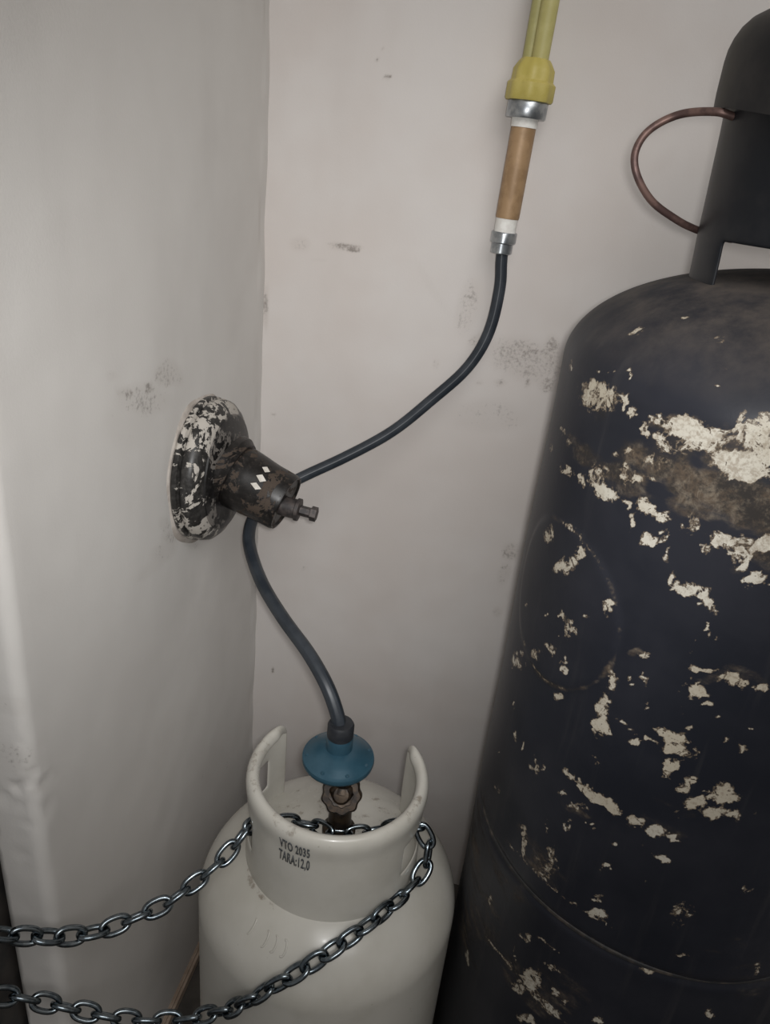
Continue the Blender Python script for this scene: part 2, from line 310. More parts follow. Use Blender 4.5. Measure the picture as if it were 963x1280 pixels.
# ---------------------------------------------------------------- stain and wear layout (centre xyz, 2x3 inverse axes, strength)
CHIP=[(0.4138,-0.4267,1.0549,19.5,-32.3,14.5,12.2,-21.2,-78.1,0.72),
(0.4071,-0.4141,1.0575,31.5,-63.9,30.9,18.3,-38.3,-141.1,0.6),
(0.42,-0.4368,1.0586,45.8,-67.7,28.9,21.7,-32.5,-125.2,0.75),
(0.4114,-0.4202,1.0729,243.8,-315.4,292.5,-44,-253.3,-690.3,0.8),
(0.4216,-0.4354,1.0765,354.6,-343.1,333.1,-53.7,-253.1,-587.5,0.8),
(0.4296,-0.4446,1.0798,295.9,-230.1,239,-40.2,-165.7,-335,0.8),
(0.418,-0.4304,1.0752,377.7,-403.1,384.4,-68,-336.3,-825.6,0.8),
(0.4305,-0.4511,1.0592,209.9,-257.9,107.1,56,-68.9,-280.3,0.9),
(0.4374,-0.4591,1.0559,135.5,-148.1,61.8,54.7,-60.1,-251,0.9),
(0.4509,-0.4725,1.0592,140.6,-125.4,55,49.9,-44.8,-210.9,0.85),
(0.4459,-0.4679,1.0483,286.2,-275.7,213.2,39.3,-37.7,-106.4,0.7),
(0.4562,-0.4771,1.0431,131.1,-108.2,48.5,30,-24.9,-113.7,0.7),
(0.4699,-0.4875,1.0573,48.9,-32.7,-6.5,-7.4,5.2,-108.5,1),
(0.4812,-0.4947,1.0531,76,-43.7,2,2.9,-1.7,-124,0.85),
(0.4694,-0.4871,1.0443,70.4,-47.9,23.8,36.3,-25,-132.5,0.62),
(0.4601,-0.4803,1.0577,117.1,-91.4,42.4,58.6,-46.1,-234.4,0.8),
(0.4955,-0.5015,1.071,351.4,-177.3,-41.9,-21.1,-3.9,-87.7,0.75),
(0.5037,-0.5059,1.0647,65.2,-25.6,20.1,27.4,-12.5,-110.6,0.85),
(0.509,-0.5067,1.0737,137.2,-40.8,42.8,18.3,-34,-112.7,0.75),
(0.4988,-0.5038,1.0446,56.6,-24.8,7.2,10.2,-4.6,-110.2,1),
(0.512,-0.5092,1.0489,75.7,-26.8,23,23.6,-8.5,-88.3,1),
(0.5086,-0.5079,1.0395,57.5,-21.4,17.3,66.6,-25.6,-238.6,0.8),
(0.5149,-0.5102,1.0599,108.4,-36.7,33.1,31.6,-10.9,-124.1,0.9),
(0.485,-0.4969,1.0587,156,-85.9,-10.1,-22.6,12.6,-335.4,0.8),
(0.4002,-0.3976,1.0134,14.8,-42.6,188,20.2,-52,-83,0.6),
(0.3965,-0.3866,1.0144,36.3,-119.1,79.8,38.4,-129.5,-383.9,0.6),
(0.4047,-0.4089,0.9888,30.3,-65.9,-28.1,22.9,-46.3,-290.9,0.85),
(0.4168,-0.4317,0.9901,56.7,-89.6,-66.8,-15.1,27.8,-395.6,0.8),
(0.4314,-0.4521,0.9909,44.6,-52.8,-25.8,-3.7,5.5,-150.8,1),
(0.4247,-0.4435,0.9986,48.8,-65.8,27.1,22.2,-30.2,-89.8,0.66),
(0.4402,-0.4621,1.0121,135.6,-141.9,58.6,25.8,-27,-94,0.7),
(0.4505,-0.4722,1.0132,72.3,-64.3,17.7,62.4,-55.9,-274.2,0.68),
(0.4454,-0.4674,0.9914,289.5,-280.8,116.6,45.6,-44.3,-147.5,0.8),
(0.4512,-0.4728,0.9778,324.8,-289.4,77.9,32.9,-29.3,-122.1,0.75),
(0.4558,-0.4768,0.9949,92.3,-76.8,116.5,60.3,-50,-79.7,1),
(0.4682,-0.4863,0.9932,85.5,-59.3,1,28.9,-20.1,-276.1,0.75),
(0.4635,-0.4829,0.9708,83.6,-62.1,50.6,92.1,-68.9,-174.3,1),
(0.4721,-0.489,0.9798,91.8,-60.7,79.9,165.9,-110.3,-220.6,0.75),
(0.4818,-0.4951,0.9904,405,-235.1,126.4,53.3,-30.9,-153.3,0.7),
(0.4861,-0.4975,0.9958,192.2,-104.6,59.2,37,-20.2,-108.7,0.66),
(0.5056,-0.5067,0.9903,83.7,-33.2,-2.9,-8.8,3.5,-163.8,0.85),
(0.517,-0.5109,0.9912,92.2,-29.9,27,47.8,-15.8,-147,0.85),
(0.5292,-0.5145,0.9954,118,-29.8,34.8,38.8,-10,-127.7,0.85),
(0.5188,-0.5115,0.9811,120.1,-37.9,34.9,48.3,-15.4,-144.7,0.72),
(0.5291,-0.5145,0.9696,110,-28,60.9,149.7,-38.5,-208.3,1),
(0.5393,-0.5169,0.9691,293.6,-58.3,86.2,111.3,-22.3,-357.8,0.8),
(0.486,-0.4974,0.9481,267.2,-145.8,80.3,57.4,-31.4,-143.7,1),
(0.4943,-0.5017,0.9473,149.4,-71.7,17.6,32.4,-15.6,-161.4,0.95),
(0.5074,-0.5075,0.9461,191.9,-74.9,55,56.3,-22.1,-145.3,0.95),
(0.5116,-0.5091,0.9385,291.3,-106.2,82.9,78.7,-28.8,-201.5,0.85),
(0.5139,-0.5099,0.9202,420.1,-147.3,118.1,93.9,-33,-230.5,0.8),
(0.4438,-0.4345,1.1037,576.5,-173.3,324.2,-171.2,-334.8,-314.1,0.8),
(0.4791,-0.4829,1.0903,547.2,-180.5,214.8,-29.7,-314,-416.4,0.9),
(0.4867,-0.4763,1.1017,374.3,-89.7,119.3,-37.7,-254.1,-232.9,0.6),
(0.4329,-0.4162,1.1048,216.7,6.1,167.7,41.5,-143.1,-33.1,0.6),
(0.4586,-0.4196,1.1189,756.1,-154.7,303.1,-175,-337.7,-200.7,0.8),
(0.465,-0.4652,1.0977,769,-244.8,344.2,-120.9,-467.4,-489.6,0.6),
(0.3945,-0.3789,1.0663,36.4,-111.9,108.3,1,-54.2,-202.6,0.62),
(0.4819,-0.4566,1.1128,205.2,-43.8,62.3,-43.8,-184,-122.1,0.5),
(0.4168,-0.4317,0.9122,26.3,-41.6,37.2,51.5,-82.8,-138.8,0.72),
(0.4235,-0.4418,0.9259,93.5,-130,52.7,33.8,-47.1,-106.7,0.72),
(0.4032,-0.4053,0.926,24.7,-57.5,30,17.6,-41.8,-87.1,0.55),
(0.4241,-0.4426,0.8736,129.7,-179.1,71.5,139.3,-192.8,-375.6,0.8),
(0.4128,-0.4251,0.8603,117.8,-207.8,90.3,173.7,-307.5,-543.5,0.75),
(0.3976,-0.39,0.8465,45.4,-140.4,91.8,43.2,-134.8,-221.2,0.65),
(0.4311,-0.4518,0.8678,107.2,-129.9,50.8,40.7,-49.4,-99.5,0.55),
(0.4767,-0.492,0.9677,419.2,-261.5,132.1,45.4,-28.3,-121.2,0.6),
(0.4992,-0.504,0.9831,228.4,-102.1,67.7,94.7,-42.5,-268.9,0.75),
(0.4856,-0.4972,0.9068,763.7,-420.5,225.2,56.6,-31.1,-125.7,0.5),
(0.3924,-0.37,0.9908,26.9,-130.2,123.1,13.5,-66.8,-182.3,0.55),
(0.4517,-0.4733,0.9057,165.4,-146.1,112.7,66.2,-58.4,-114.6,0.7),
(0.4373,-0.459,0.8839,248.6,-273.1,107.2,102.9,-113.1,-249.3,0.6),
(0.44,-0.4618,1.0272,123.8,-130,54,92.5,-97.6,-361.2,0.7),
(0.4332,-0.4543,1.0222,152.6,-179,73.5,104.7,-123.3,-425.4,0.6),
(0.4551,-0.4762,1.027,79.6,-66.4,29.5,62.4,-52.5,-221.4,0.5),
(0.4272,-0.4468,0.936,208.1,-271.4,109,84.7,-110.7,-264.6,0.7),
(0.4205,-0.4375,0.835,65.9,-97.2,39.2,66.6,-98.7,-170.5,0.75),
(0.4308,-0.4514,0.8645,120.5,-147,57.4,49.2,-60.2,-119.9,0.66),
(0.4319,-0.4528,0.8364,159.8,-191.6,74.1,112.3,-134.9,-252.1,0.8),
(0.4343,-0.4556,0.8284,137,-157.8,60.8,116.1,-133.9,-250.2,0.9),
(0.4251,-0.4441,0.8496,136,-184,72.7,124.5,-168.9,-311,0.7),
(0.3985,-0.3929,0.7852,12.4,-35.1,22,24.8,-72.6,-102.6,0.54),
(0.4117,-0.4231,0.8155,46.2,-83.1,36.4,46,-83.3,-131.2,0.55),
(0.402,-0.4023,0.8144,80.2,-200,108.6,75.2,-188.2,-285.7,0.6),
(0.4328,-0.4538,0.7978,148,-174.3,-25.7,46.1,-54.1,-168.2,0.8),
(0.4671,-0.4855,0.8034,124,-87.9,38.1,46,-32.7,-80.4,0.95),
(0.4652,-0.4841,0.8208,172.4,-125.9,35,29.9,-21.8,-64.8,0.8),
(0.4655,-0.4843,0.8474,158.5,-115.2,50.2,34.1,-24.8,-66,0.6),
(0.4534,-0.4748,0.8783,445.5,-385,158.1,277.3,-239.8,-601.9,0.7),
(0.4836,-0.4961,0.8828,173.3,-97.6,-37.9,-27.8,15.9,-314.4,0.7),
(0.4861,-0.4975,0.8606,520.9,-284.8,149.9,95.1,-52,-187.9,0.8),
(0.4884,-0.4987,0.8443,447.8,-236.5,126.7,96.4,-51,-183.7,0.75),
(0.4768,-0.492,0.8576,574.5,-358.5,171.7,304.1,-189.9,-595.3,0.8),
(0.5121,-0.5092,0.8876,315.8,-114.2,87.2,157.4,-57.1,-353.1,0.85),
(0.5221,-0.5126,0.8896,99.7,-29.2,6.8,43.6,-13,-421.2,0.85),
(0.5376,-0.5165,0.8877,107.7,-21.9,14.5,24.6,-5.1,-167.9,0.9),
(0.5457,-0.518,0.8877,234.4,-37.9,65.9,77.6,-12.7,-214.3,0.85),
(0.5564,-0.5195,0.8905,200,-20.4,29.7,20.6,-2.2,-242.9,0.85),
(0.5197,-0.5118,0.8711,138.1,-42.9,37.6,69.4,-21.7,-155.3,0.95),
(0.5182,-0.5113,0.879,643.2,-208.5,176.3,99.7,-32.3,-224.4,0.7),
(0.5142,-0.51,0.9211,439.4,-153.3,123.6,75.6,-26.4,-186.2,0.85),
(0.5223,-0.5126,0.9199,454,-135.5,127.4,146.7,-43.9,-373.2,0.65),
(0.515,-0.5103,0.8259,87.9,-29.5,7.7,37.3,-12.7,-168.4,0.85),
(0.5051,-0.5065,0.8259,286.9,-117,77.2,126.7,-51.7,-240.4,0.7),
(0.524,-0.5131,0.8393,249.5,-71.6,30.4,101.8,-29.3,-442.2,0.8),
(0.5202,-0.512,0.8142,89.3,-27.1,4.4,19.7,-6,-136.4,0.9),
(0.5317,-0.5152,0.8182,319.1,-77.3,84.5,103.7,-25.2,-221.3,0.75),
(0.5196,-0.5118,0.7961,70.4,-22,78.9,181.1,-56.8,-96.5,0.9),
(0.4918,-0.5005,0.8058,155.3,-77.4,4.6,60.3,-30.1,-242.4,0.95),
(0.5602,-0.5199,0.8523,230.4,-19,65.4,127.9,-10.8,-381.3,0.9),
(0.5609,-0.5199,0.8326,291.2,-23.1,81.7,60.1,-4.8,-173.9,0.9),
(0.5507,-0.5188,0.8345,404.6,-54.9,111,191.1,-26.1,-493.8,0.75),
(0.5619,-0.52,0.8675,420.5,-31.5,121.1,166.8,-12.7,-520.6,0.85),
(0.5335,-0.5156,0.8568,797,-185.8,216.5,326.5,-76.2,-763.4,0.8),
(0.508,-0.5077,0.8551,718.6,-279.7,195.8,369.3,-143.9,-754.5,0.8),
(0.5274,-0.5141,0.8641,281.6,-75.3,76.5,449,-120.6,-1027.8,0.7),
(0.531,-0.515,0.7822,136.9,-33.5,83.6,159.8,-39.3,-139.8,0.8),
(0.5348,-0.5159,0.7907,179.4,-39.9,22.2,54.8,-12.3,-241.1,0.75),
(0.5598,-0.5198,0.7885,115.5,-9.4,31.4,30.6,-2.6,-81.3,0.85),
(0.5509,-0.5188,0.7849,298.2,-39.9,79.4,89.4,-12,-211.5,0.85),
(0.544,-0.5178,0.7741,94.6,-15.9,35.9,117,-20,-169.4,0.95),
(0.5595,-0.5198,0.769,68.7,-5.4,9.5,29.2,-2.6,-235.8,0.8),
(0.5725,-0.5205,0.7711,193.6,-3.1,54,43.7,-0.8,-134.9,0.85),
(0.5345,-0.5158,0.7553,456.4,-103.4,116.8,135.9,-30.9,-262.6,0.65),
(0.5882,-0.5202,0.7752,382,25.3,113.5,161.2,10.3,-679.1,0.8),
(0.454,-0.4752,0.736,89.8,-76.1,-46.3,-27.4,24.1,-220.2,0.85),
(0.4632,-0.4827,0.7337,171.6,-128.5,-67.5,-14.4,11.2,-194.3,0.9),
(0.479,-0.4934,0.733,50.6,-29.7,-11.5,0.5,0.2,-156,0.95),
(0.4914,-0.5002,0.7337,143.2,-71.8,14.5,79.9,-40.2,-186.6,0.85),
(0.5065,-0.5071,0.7332,131.9,-52,14,72,-28.5,-188,0.8),
(0.4637,-0.483,0.7088,87.4,-64.7,8.3,95.8,-71,-190.9,0.65),
(0.4502,-0.4719,0.7119,151,-136.3,51.8,98,-88.5,-149.6,0.6),
(0.4753,-0.4911,0.7017,408.5,-260,114.6,337.4,-214.9,-479.3,0.8),
(0.481,-0.4946,0.7022,376.3,-220.8,-20.1,140.5,-82.4,-499.7,0.8),
(0.4865,-0.4977,0.7032,542.5,-294.7,144.5,336.8,-183.1,-482.4,0.8),
(0.499,-0.5039,0.7015,297,-133.5,75.9,235.4,-105.9,-345.3,0.85),
(0.5181,-0.5113,0.7118,353.4,-114.5,38.8,185.6,-60.3,-513.9,0.75),
(0.5052,-0.5066,0.7267,524.6,-213.9,134.1,80.1,-32.7,-125.2,0.6),
(0.5252,-0.5135,0.7336,98.6,-27.1,5,29.1,-8,-157.7,0.95),
(0.5388,-0.5168,0.7345,242.1,-48.6,61.4,110,-22.2,-212.7,0.85),
(0.5333,-0.5156,0.7106,188.6,-43.5,-1.2,7.9,-1.8,-201.1,0.95),
(0.4994,-0.5041,0.6715,193.8,-86.3,48.8,138.5,-61.8,-193.5,0.85),
(0.4335,-0.4547,0.6258,181.4,-211.7,62.7,26.2,-30.5,-39.7,0.8),
(0.4481,-0.4699,0.6698,339.2,-316.3,-4.2,54.7,-51,-116.9,0.75),
(0.4623,-0.482,0.6849,408.4,-311.3,1.5,53.3,-40.6,-120.6,0.65),
(0.4267,-0.4462,0.7197,140,-184.1,69.7,99.1,-130.4,-182.5,0.75),
(0.4304,-0.4509,0.7137,122.9,-151.1,56.5,61.3,-75.5,-107.4,0.6),
(0.4248,-0.4436,0.7083,209.3,-285.6,108.7,158.3,-216.1,-291.8,0.7),
(0.434,-0.4552,0.7205,223.5,-259.3,96.6,231.9,-269.3,-398.5,0.7),
(0.4092,-0.4183,0.7178,115.1,-224.3,100.8,58.9,-115,-144.8,0.7),
(0.4156,-0.4298,0.7176,192.9,-319,130.7,120.8,-200,-259.7,0.8),
(0.4026,-0.4039,0.6368,57.1,-138.7,73.9,73.4,-178.7,-190.1,0.7),
(0.3978,-0.3906,0.6734,54.5,-167.3,112,103.7,-320,-359.8,0.8),
(0.4019,-0.4022,0.7411,90.9,-227.7,124.2,121.2,-304.4,-392.2,0.7),
(0.4983,-0.5036,0.6316,228.7,-103.5,-7.6,78.8,-35.6,-288.3,0.85),
(0.5019,-0.5052,0.6143,101,-42.7,-3,67,-28.3,-251.1,0.95),
(0.5742,-0.5205,0.6064,175.4,-1.1,23.8,40.1,-0.5,-377.6,0.75),
(0.603,-0.5186,0.6997,268.6,39.5,81.2,32.4,4.7,-202.7,0.62),
(0.5322,-0.5153,0.6763,167.2,-39.5,-1.1,53,-12.5,-831.6,0.7),
(0.4666,-0.4852,0.4795,59,-41.8,15.9,52.1,-37,-53.6,0.82),
(0.4564,-0.4773,0.4511,80.6,-66.3,23.5,79.2,-65.2,-80,0.58),
(0.4885,-0.4987,0.4883,182,-95.4,-31.7,33.1,-17.2,-232.3,0.8),
(0.4995,-0.5041,0.4866,209.7,-93.4,48.4,156.2,-69.7,-167.8,0.75),
(0.4832,-0.4959,0.4613,40.7,-22.3,-9.8,2.9,-1,-143.6,0.66),
(0.4729,-0.4895,0.4239,74.3,-48,-8.4,57.5,-37,-125.2,0.75),
(0.4723,-0.4891,0.5393,68.7,-44.7,-17.6,49.2,-30.7,-475.2,0.72),
(0.452,-0.4735,0.5216,78.1,-68,6.7,116.1,-101.3,-163.4,0.6),
(0.4812,-0.4947,0.5181,83.6,-48.1,-13.9,82.1,-46.7,-386.1,0.7),
(0.4481,-0.4699,0.4882,399.2,-372.5,239.7,66.5,-62,-62.4,0.7),
(0.4076,-0.415,0.3933,54.9,-111.7,50.3,47.2,-96.3,-73.9,0.66),
(0.4171,-0.4322,0.5094,134.6,-214.9,83.2,88.2,-141,-131.9,0.65),
(0.642,-0.5086,0.5967,194.8,74,71.1,-13.8,-5.3,-95.5,0.56),
(0.6174,-0.516,0.5354,186.8,42.9,54.8,4.3,1,-88.7,0.56),
(0.5283,-0.5143,0.4864,161.7,-42.1,35.8,184.7,-48.3,-231.1,0.66),
(0.5506,-0.5188,0.5757,215.3,-28.9,25.2,76.4,-10.4,-270.9,0.58),
(0.5637,-0.5201,0.6538,140.8,-8.6,2.1,-6.5,0.4,-61.2,0.5),
(0.4555,-0.4765,0.6299,77,-63.6,-6.8,15.6,-12.8,-37,0.42),
(0.4946,-0.5019,0.6638,557.9,-268.8,141.8,120.5,-58.1,-163.9,0.6),
(0.4663,-0.4849,0.7682,110.5,-78.9,-34.9,-11.4,9.4,-635.9,0.5),
(0.4821,-0.4952,0.8151,60.2,-34.1,-17.1,-103.8,61.2,-759.7,0.62),
(0.5004,-0.5045,0.8131,54.3,-23.1,-7.8,-50.5,23.1,-799.4,0.62),
(0.4278,-0.4476,0.6041,33.5,-41.6,-21.4,71.1,-82.6,-523.4,0.5),
(0.448,-0.4699,0.6079,31.5,-28.3,-15,0.8,4.3,-541.8,0.5),
(0.4668,-0.4853,0.6082,63.7,-44.7,-19.7,24.4,-15.1,-593.5,0.5),
(0.4809,-0.4945,0.6083,69.7,-40.2,-19.1,-30.6,19.3,-602.8,0.5),
(0.5,-0.5043,0.609,47.5,-20.3,-6.7,25.4,-9.4,-642,0.5),
(0.5092,-0.5081,0.8949,15.6,-6,-54.6,-1141.8,437.9,-186.9,0.45),
(0.511,-0.5088,0.8737,6.7,-2.5,-69.4,-1161.6,431.6,-24.2,0.45),
(0.5133,-0.5097,0.852,18.7,-6.7,-51,-1108.3,395.7,-213.1,0.45),
(0.43,-0.4504,0.4642,43.8,-52.7,-26.9,49.8,-56.8,-394.3,0.55),
(0.4433,-0.4653,0.4667,51.6,-50.5,-26.6,6.6,-4,-403.4,0.55),
(0.4589,-0.4793,0.4683,47.6,-37,-17.3,26.9,-18.7,-445.5,0.55),
(0.4767,-0.492,0.4684,53.2,-32.4,-16.8,-38.5,25.3,-454.3,0.55),
(0.4942,-0.5017,0.4668,62,-29.2,-14.4,-39.8,20.1,-479.8,0.55)]
RUST=[(0.4788,-0.4933,1.0264,21.4,-12.1,1.7,5,-3,-52.3,0.9),
(0.5117,-0.5091,1.0214,30.5,-10.4,9.1,11.3,-4.1,-38.5,1),
(0.5234,-0.5129,1.0101,44.4,-12.3,13.1,22.4,-6.5,-76.2,1),
(0.4124,-0.4243,1.013,16.2,-27.1,-10.5,4,-5.3,-66.3,0.7),
(0.4874,-0.4982,1.0055,36.7,-18.9,11.2,20.6,-10.9,-63.2,0.8),
(0.4979,-0.5034,1.0547,31.4,-13.6,9.6,21.4,-9.8,-80.9,0.8),
(0.4627,-0.4823,1.0502,38.3,-28.1,4.5,11.3,-8.5,-95.8,0.6),
(0.4159,-0.4303,1.0492,18,-28.2,12.4,12,-19.8,-71.3,0.6),
(0.4353,-0.4567,1.0069,23.5,-25.5,-7.9,1.4,-0.9,-69.6,0.6),
(0.5181,-0.5113,0.9836,56.3,-17.6,16.4,31.9,-10.3,-96.8,0.9),
(0.4504,-0.4721,1.0315,27.5,-23.8,-0.3,7.5,-6.5,-91.3,0.6),
(0.5376,-0.5165,0.8877,39.2,-7.5,6.3,17.6,-3.6,-95.3,0.6),
(0.4836,-0.4961,0.8828,121.1,-68,35.5,92.9,-52.4,-194,0.8),
(0.4626,-0.4822,0.7065,43.9,-32.3,-3.5,32.1,-23.5,-98.7,0.5),
(0.4328,-0.4538,0.5861,15.5,-16.6,-8.7,1.8,-1.4,-15.4,0.4),
(0.474,-0.4902,0.4737,17.4,-10.3,-3.9,2.6,-1.3,-19.3,0.5),
(0.3898,-0.3529,0.5323,0.7,-4.9,12.3,2,-13.3,-12.3,0.45),
(0.4057,-0.4109,0.4595,3.8,-7.4,3.5,6.9,-13.6,-11.6,0.4),
(0.6328,-0.5118,0.5906,31.2,10.8,10.7,-2.4,-0.9,-23.2,0.4),
(0.5357,-0.5161,0.7502,32.5,-6.4,1.9,6.1,-1.3,-55.1,0.4)]
WBACK=[(0.1457,0,1.2877,207.9,0,20.3,23,-0,-305,0.9),
(0.1299,0,1.3029,347.4,-0,31.6,29.8,-0,-411.8,0.8),
(0.1364,0,1.3154,525.4,0,49.7,29.2,0,-417.2,0.6),
(0.1066,0,1.0928,36.3,-0,-0.8,6.5,-0,-203.6,0.75),
(0.1174,0,1.0911,78.8,0,-8.7,-12.5,0,-253.1,0.8),
(0.0475,0,1.0892,57.5,0,2.7,9.4,0,-83.8,0.5),
(0.0756,0,1.0724,34.8,0,-11.1,-68.8,0,-317.9,0.4),
(0.3632,0,0.9803,16,0,-1.4,-3.7,0,-29.7,0.62),
(0.3321,0,0.9456,104,0,16.5,22.4,0,-152,0.7),
(0.323,0,0.9692,157.2,0,24.7,14.7,-0,-103.3,0.6),
(0.3945,0,0.9516,73.5,0,13.6,11.4,0,-76.7,0.7),
(0.3564,-0,0.9899,160.2,0,27.5,33,0,-237.4,0.7),
(0.3058,0,0.9417,132.4,-0,19.6,33.5,-0,-226.9,0.6),
(0.2975,0,0.9976,50.7,-0,16.9,29.2,0,-91.2,0.6),
(0.2439,0,0.958,153,0,19,14.5,0,-101.7,0.45),
(0.2762,0,1.0361,53.6,0,-4,-1.7,0,-21.8,0.52),
(0.3917,0,0.9948,69.5,0,13,5.5,0,-39.8,0.72),
(0.3687,0,0.9488,189.3,0,32.9,22.6,0,-152.9,0.7),
(0.3888,0,0.6994,57,-0,9.4,10.7,-0,-53.5,0.62),
(0.3834,0,0.6604,84.1,0,-12.2,-8.1,0,-40.5,0.5),
(0.3843,0,0.5944,117,0,18.5,19.1,0,-86.6,0.6),
(0.3951,0,0.6253,166.3,-0,27.2,19,-0,-88.6,0.45),
(0.0323,0,0.3994,234.5,0,7.4,29,0,-119.4,1),
(0.0191,0,0.8532,275.8,0,8.9,43.1,0,-275.9,0.9),
(0.077,0,0.6086,153,0,7.6,35.4,0,-172.7,0.5),
(0.1949,0,0.3083,39.3,0,3.3,9.5,0,-35.2,0.45),
(0.2266,0,1.0552,11.6,0,-16,-95.5,0,-74.7,0.32),
(0.3233,0,0.8973,15.3,0,2.3,5.5,0,-34.9,0.45),
(0.3699,-0,0.5093,98.8,0,14.7,5.1,0,-21.6,0.25),
(0.0029,0,1.0012,145.9,-0,4,3.5,-0,-27.3,0.7),
(0.0011,-0,0.7972,161.2,0,4,3.3,0,-19.7,0.4),
(0.4756,0,1.2287,77.5,0,-46.7,-21.1,0,-36.3,0.3),
(0.0389,0,0.9001,14.3,0,-0.7,6.6,0,-107.4,0.2),
(0.2576,0,0.4184,12.7,0,-0.5,1.5,0,-43.7,0.25),
(0.2498,0,0.1469,11.4,0,1.1,5.1,0,-16.9,0.3)]
WLEFT=[(0,-0.3698,0.9799,-0,66.7,-6.8,0,-38.7,-143.4,0.75),
(0,-0.3312,0.9752,-0,75.6,-6.3,-0,-35.8,-136.8,0.75),
(0,-0.3839,0.9852,-0,87,-9.5,0,-58.8,-220.1,0.7),
(0,-0.2967,0.9788,0,34.7,-2.3,-0,-16.2,-66.2,0.62),
(0,-0.3402,0.9654,0,15,-1.3,-0,-13.7,-49.1,0.52),
(-0,-0.2785,0.9786,0,43,39.6,0,1.1,-42.5,0.5),
(0,-0.3958,1.0031,-0,72.7,-8.4,0,-42,-171.1,0.4),
(-0,-0.3654,0.9486,0,15.8,-1.6,0,-9.6,-30.8,0.35),
(0,-0.3101,0.7805,0,31.2,20.6,-0,-12.6,-61.5,0.5),
(0,-0.2897,0.7888,0,30.5,-1.8,-0,-47.4,-97.1,0.6),
(0,-0.2376,0.7545,0,18.1,-22.9,0,-81.9,-120.7,0.5),
(0,-0.3388,0.7754,-0,25.1,20,0,-6.1,-78.8,0.4),
(0,-0.2893,0.893,0,44.7,-21.8,0,-9.3,-21.2,0.35),
(0,-0.5631,0.7015,0,63.3,-10.8,-0,-39,-42.1,0.42),
(0,-0.5634,0.7629,0,104.5,-18.4,-0,-59.8,-74.4,0.42),
(0,-0.5553,0.6661,0,60.1,-9.9,0,-85.1,-86.8,0.35),
(0,-0.4679,0.8531,0,-9.5,-20.3,0,-210.2,0.8,0.25),
(0,-0.4078,0.766,0,126.2,-13.8,-0,-127.4,-209.1,0.3),
(0,-0.3078,0.8145,-0,57.5,-3.9,0,-39.2,-84.3,0.5),
(0,-0.0235,0.9003,0,52.2,3.1,0,-3.7,-14.4,0.3),
(0,-0.1659,0.3259,-0,18.3,9.9,0,-8.1,-12.9,0.35)]


# ---------------------------------------------------------------- the setting
def grid_wall(name, us, vs_, fn, mat):
    V = [fn(u, v) for v in vs_ for u in us]; nu = len(us)
    F = [(j * nu + i, j * nu + i + 1, (j + 1) * nu + i + 1, (j + 1) * nu + i) for j in range(len(vs_) - 1) for i in range(nu - 1)]
    return mesh_obj(name, V, F, mat), np.array([tuple(v) for v in V])

def und(p, amp, sc): return amp * noise.noise(Vector(p) * sc)

zs_ = list(np.arange(0.0, 1.6, 0.0055)) + list(np.arange(1.6, 2.61, 0.1))
xs_ = list(np.arange(-1.0, -0.06, 0.1)) + list(np.arange(-0.05, 0.75, 0.0055)) + list(np.arange(0.78, 1.4, 0.06))
def back_fn(x, z): return Vector((x, und((x, 3, z), 0.0022, 5) + und((x, 7, z), 0.0006, 22), z))
wb, X = grid_wall('wall_back', xs_, zs_, back_fn, M['wall_back'])
set_attr(wb, 'stain', field(X, WBACK))
structure(wb, 'off-white plastered back wall with grey smudges and mould specks', 'wall')

# partition on the left: closed profile with a rounded, chipped arris
TH, LEN = 0.048, 0.564
prof = [(0.0, 0.01 - 0.0055 * i) for i in range(101)]
prof = [(x, y) for x, y in prof if y > -LEN + 0.014]
rr = 0.012
for k in range(7):
    a = math.pi / 2 * k / 6
    prof.append((-rr + rr * math.cos(a), -LEN + rr - rr * math.sin(a)))
for k in range(1, 8): prof.append((-rr - (TH - rr) * k / 7, -LEN))
prof += [(-TH, -LEN + 0.05), (-TH, 0.01)]
def left_fn(i, z):
    x, y = prof[int(i)]
    p = Vector((x, y, z))
    if i < len(prof) - 3:
        p.x += und((1, y, z), 0.0014, 5) + und((5, y, z), 0.0005, 20)
        if y < -LEN + 0.05:      # chips along the arris
            e = math.exp(-((y + LEN) / 0.02) ** 2) * (1 if x > -0.03 else 0.3)
            n = noise.noise(Vector((2 + x * 70, y * 70, z * 60))) + 0.7 * noise.noise(Vector((9 + x * 150, y * 150, z * 150))) - 0.1
            near = math.exp(-((z - 0.66) / 0.055) ** 2) + 0.10
            p.x -= 0.005 * e * max(0, n) * near; p.y += 0.005 * e * max(0, n) * near
        if y > -0.02: p.x += 0.003 * noise.noise(Vector((0, 4, z * 13)))
        if x < -0.03: p.x += 0.005 * noise.noise(Vector((3, 1, z * 45)))
    return p
wl, X = grid_wall('wall_left', list(range(len(prof))), zs_, left_fn, M['wall_left'])
set_attr(wl, 'stain', field(X, WLEFT))
structure(wl, 'grey-white plastered partition with a rounded chipped edge', 'wall')

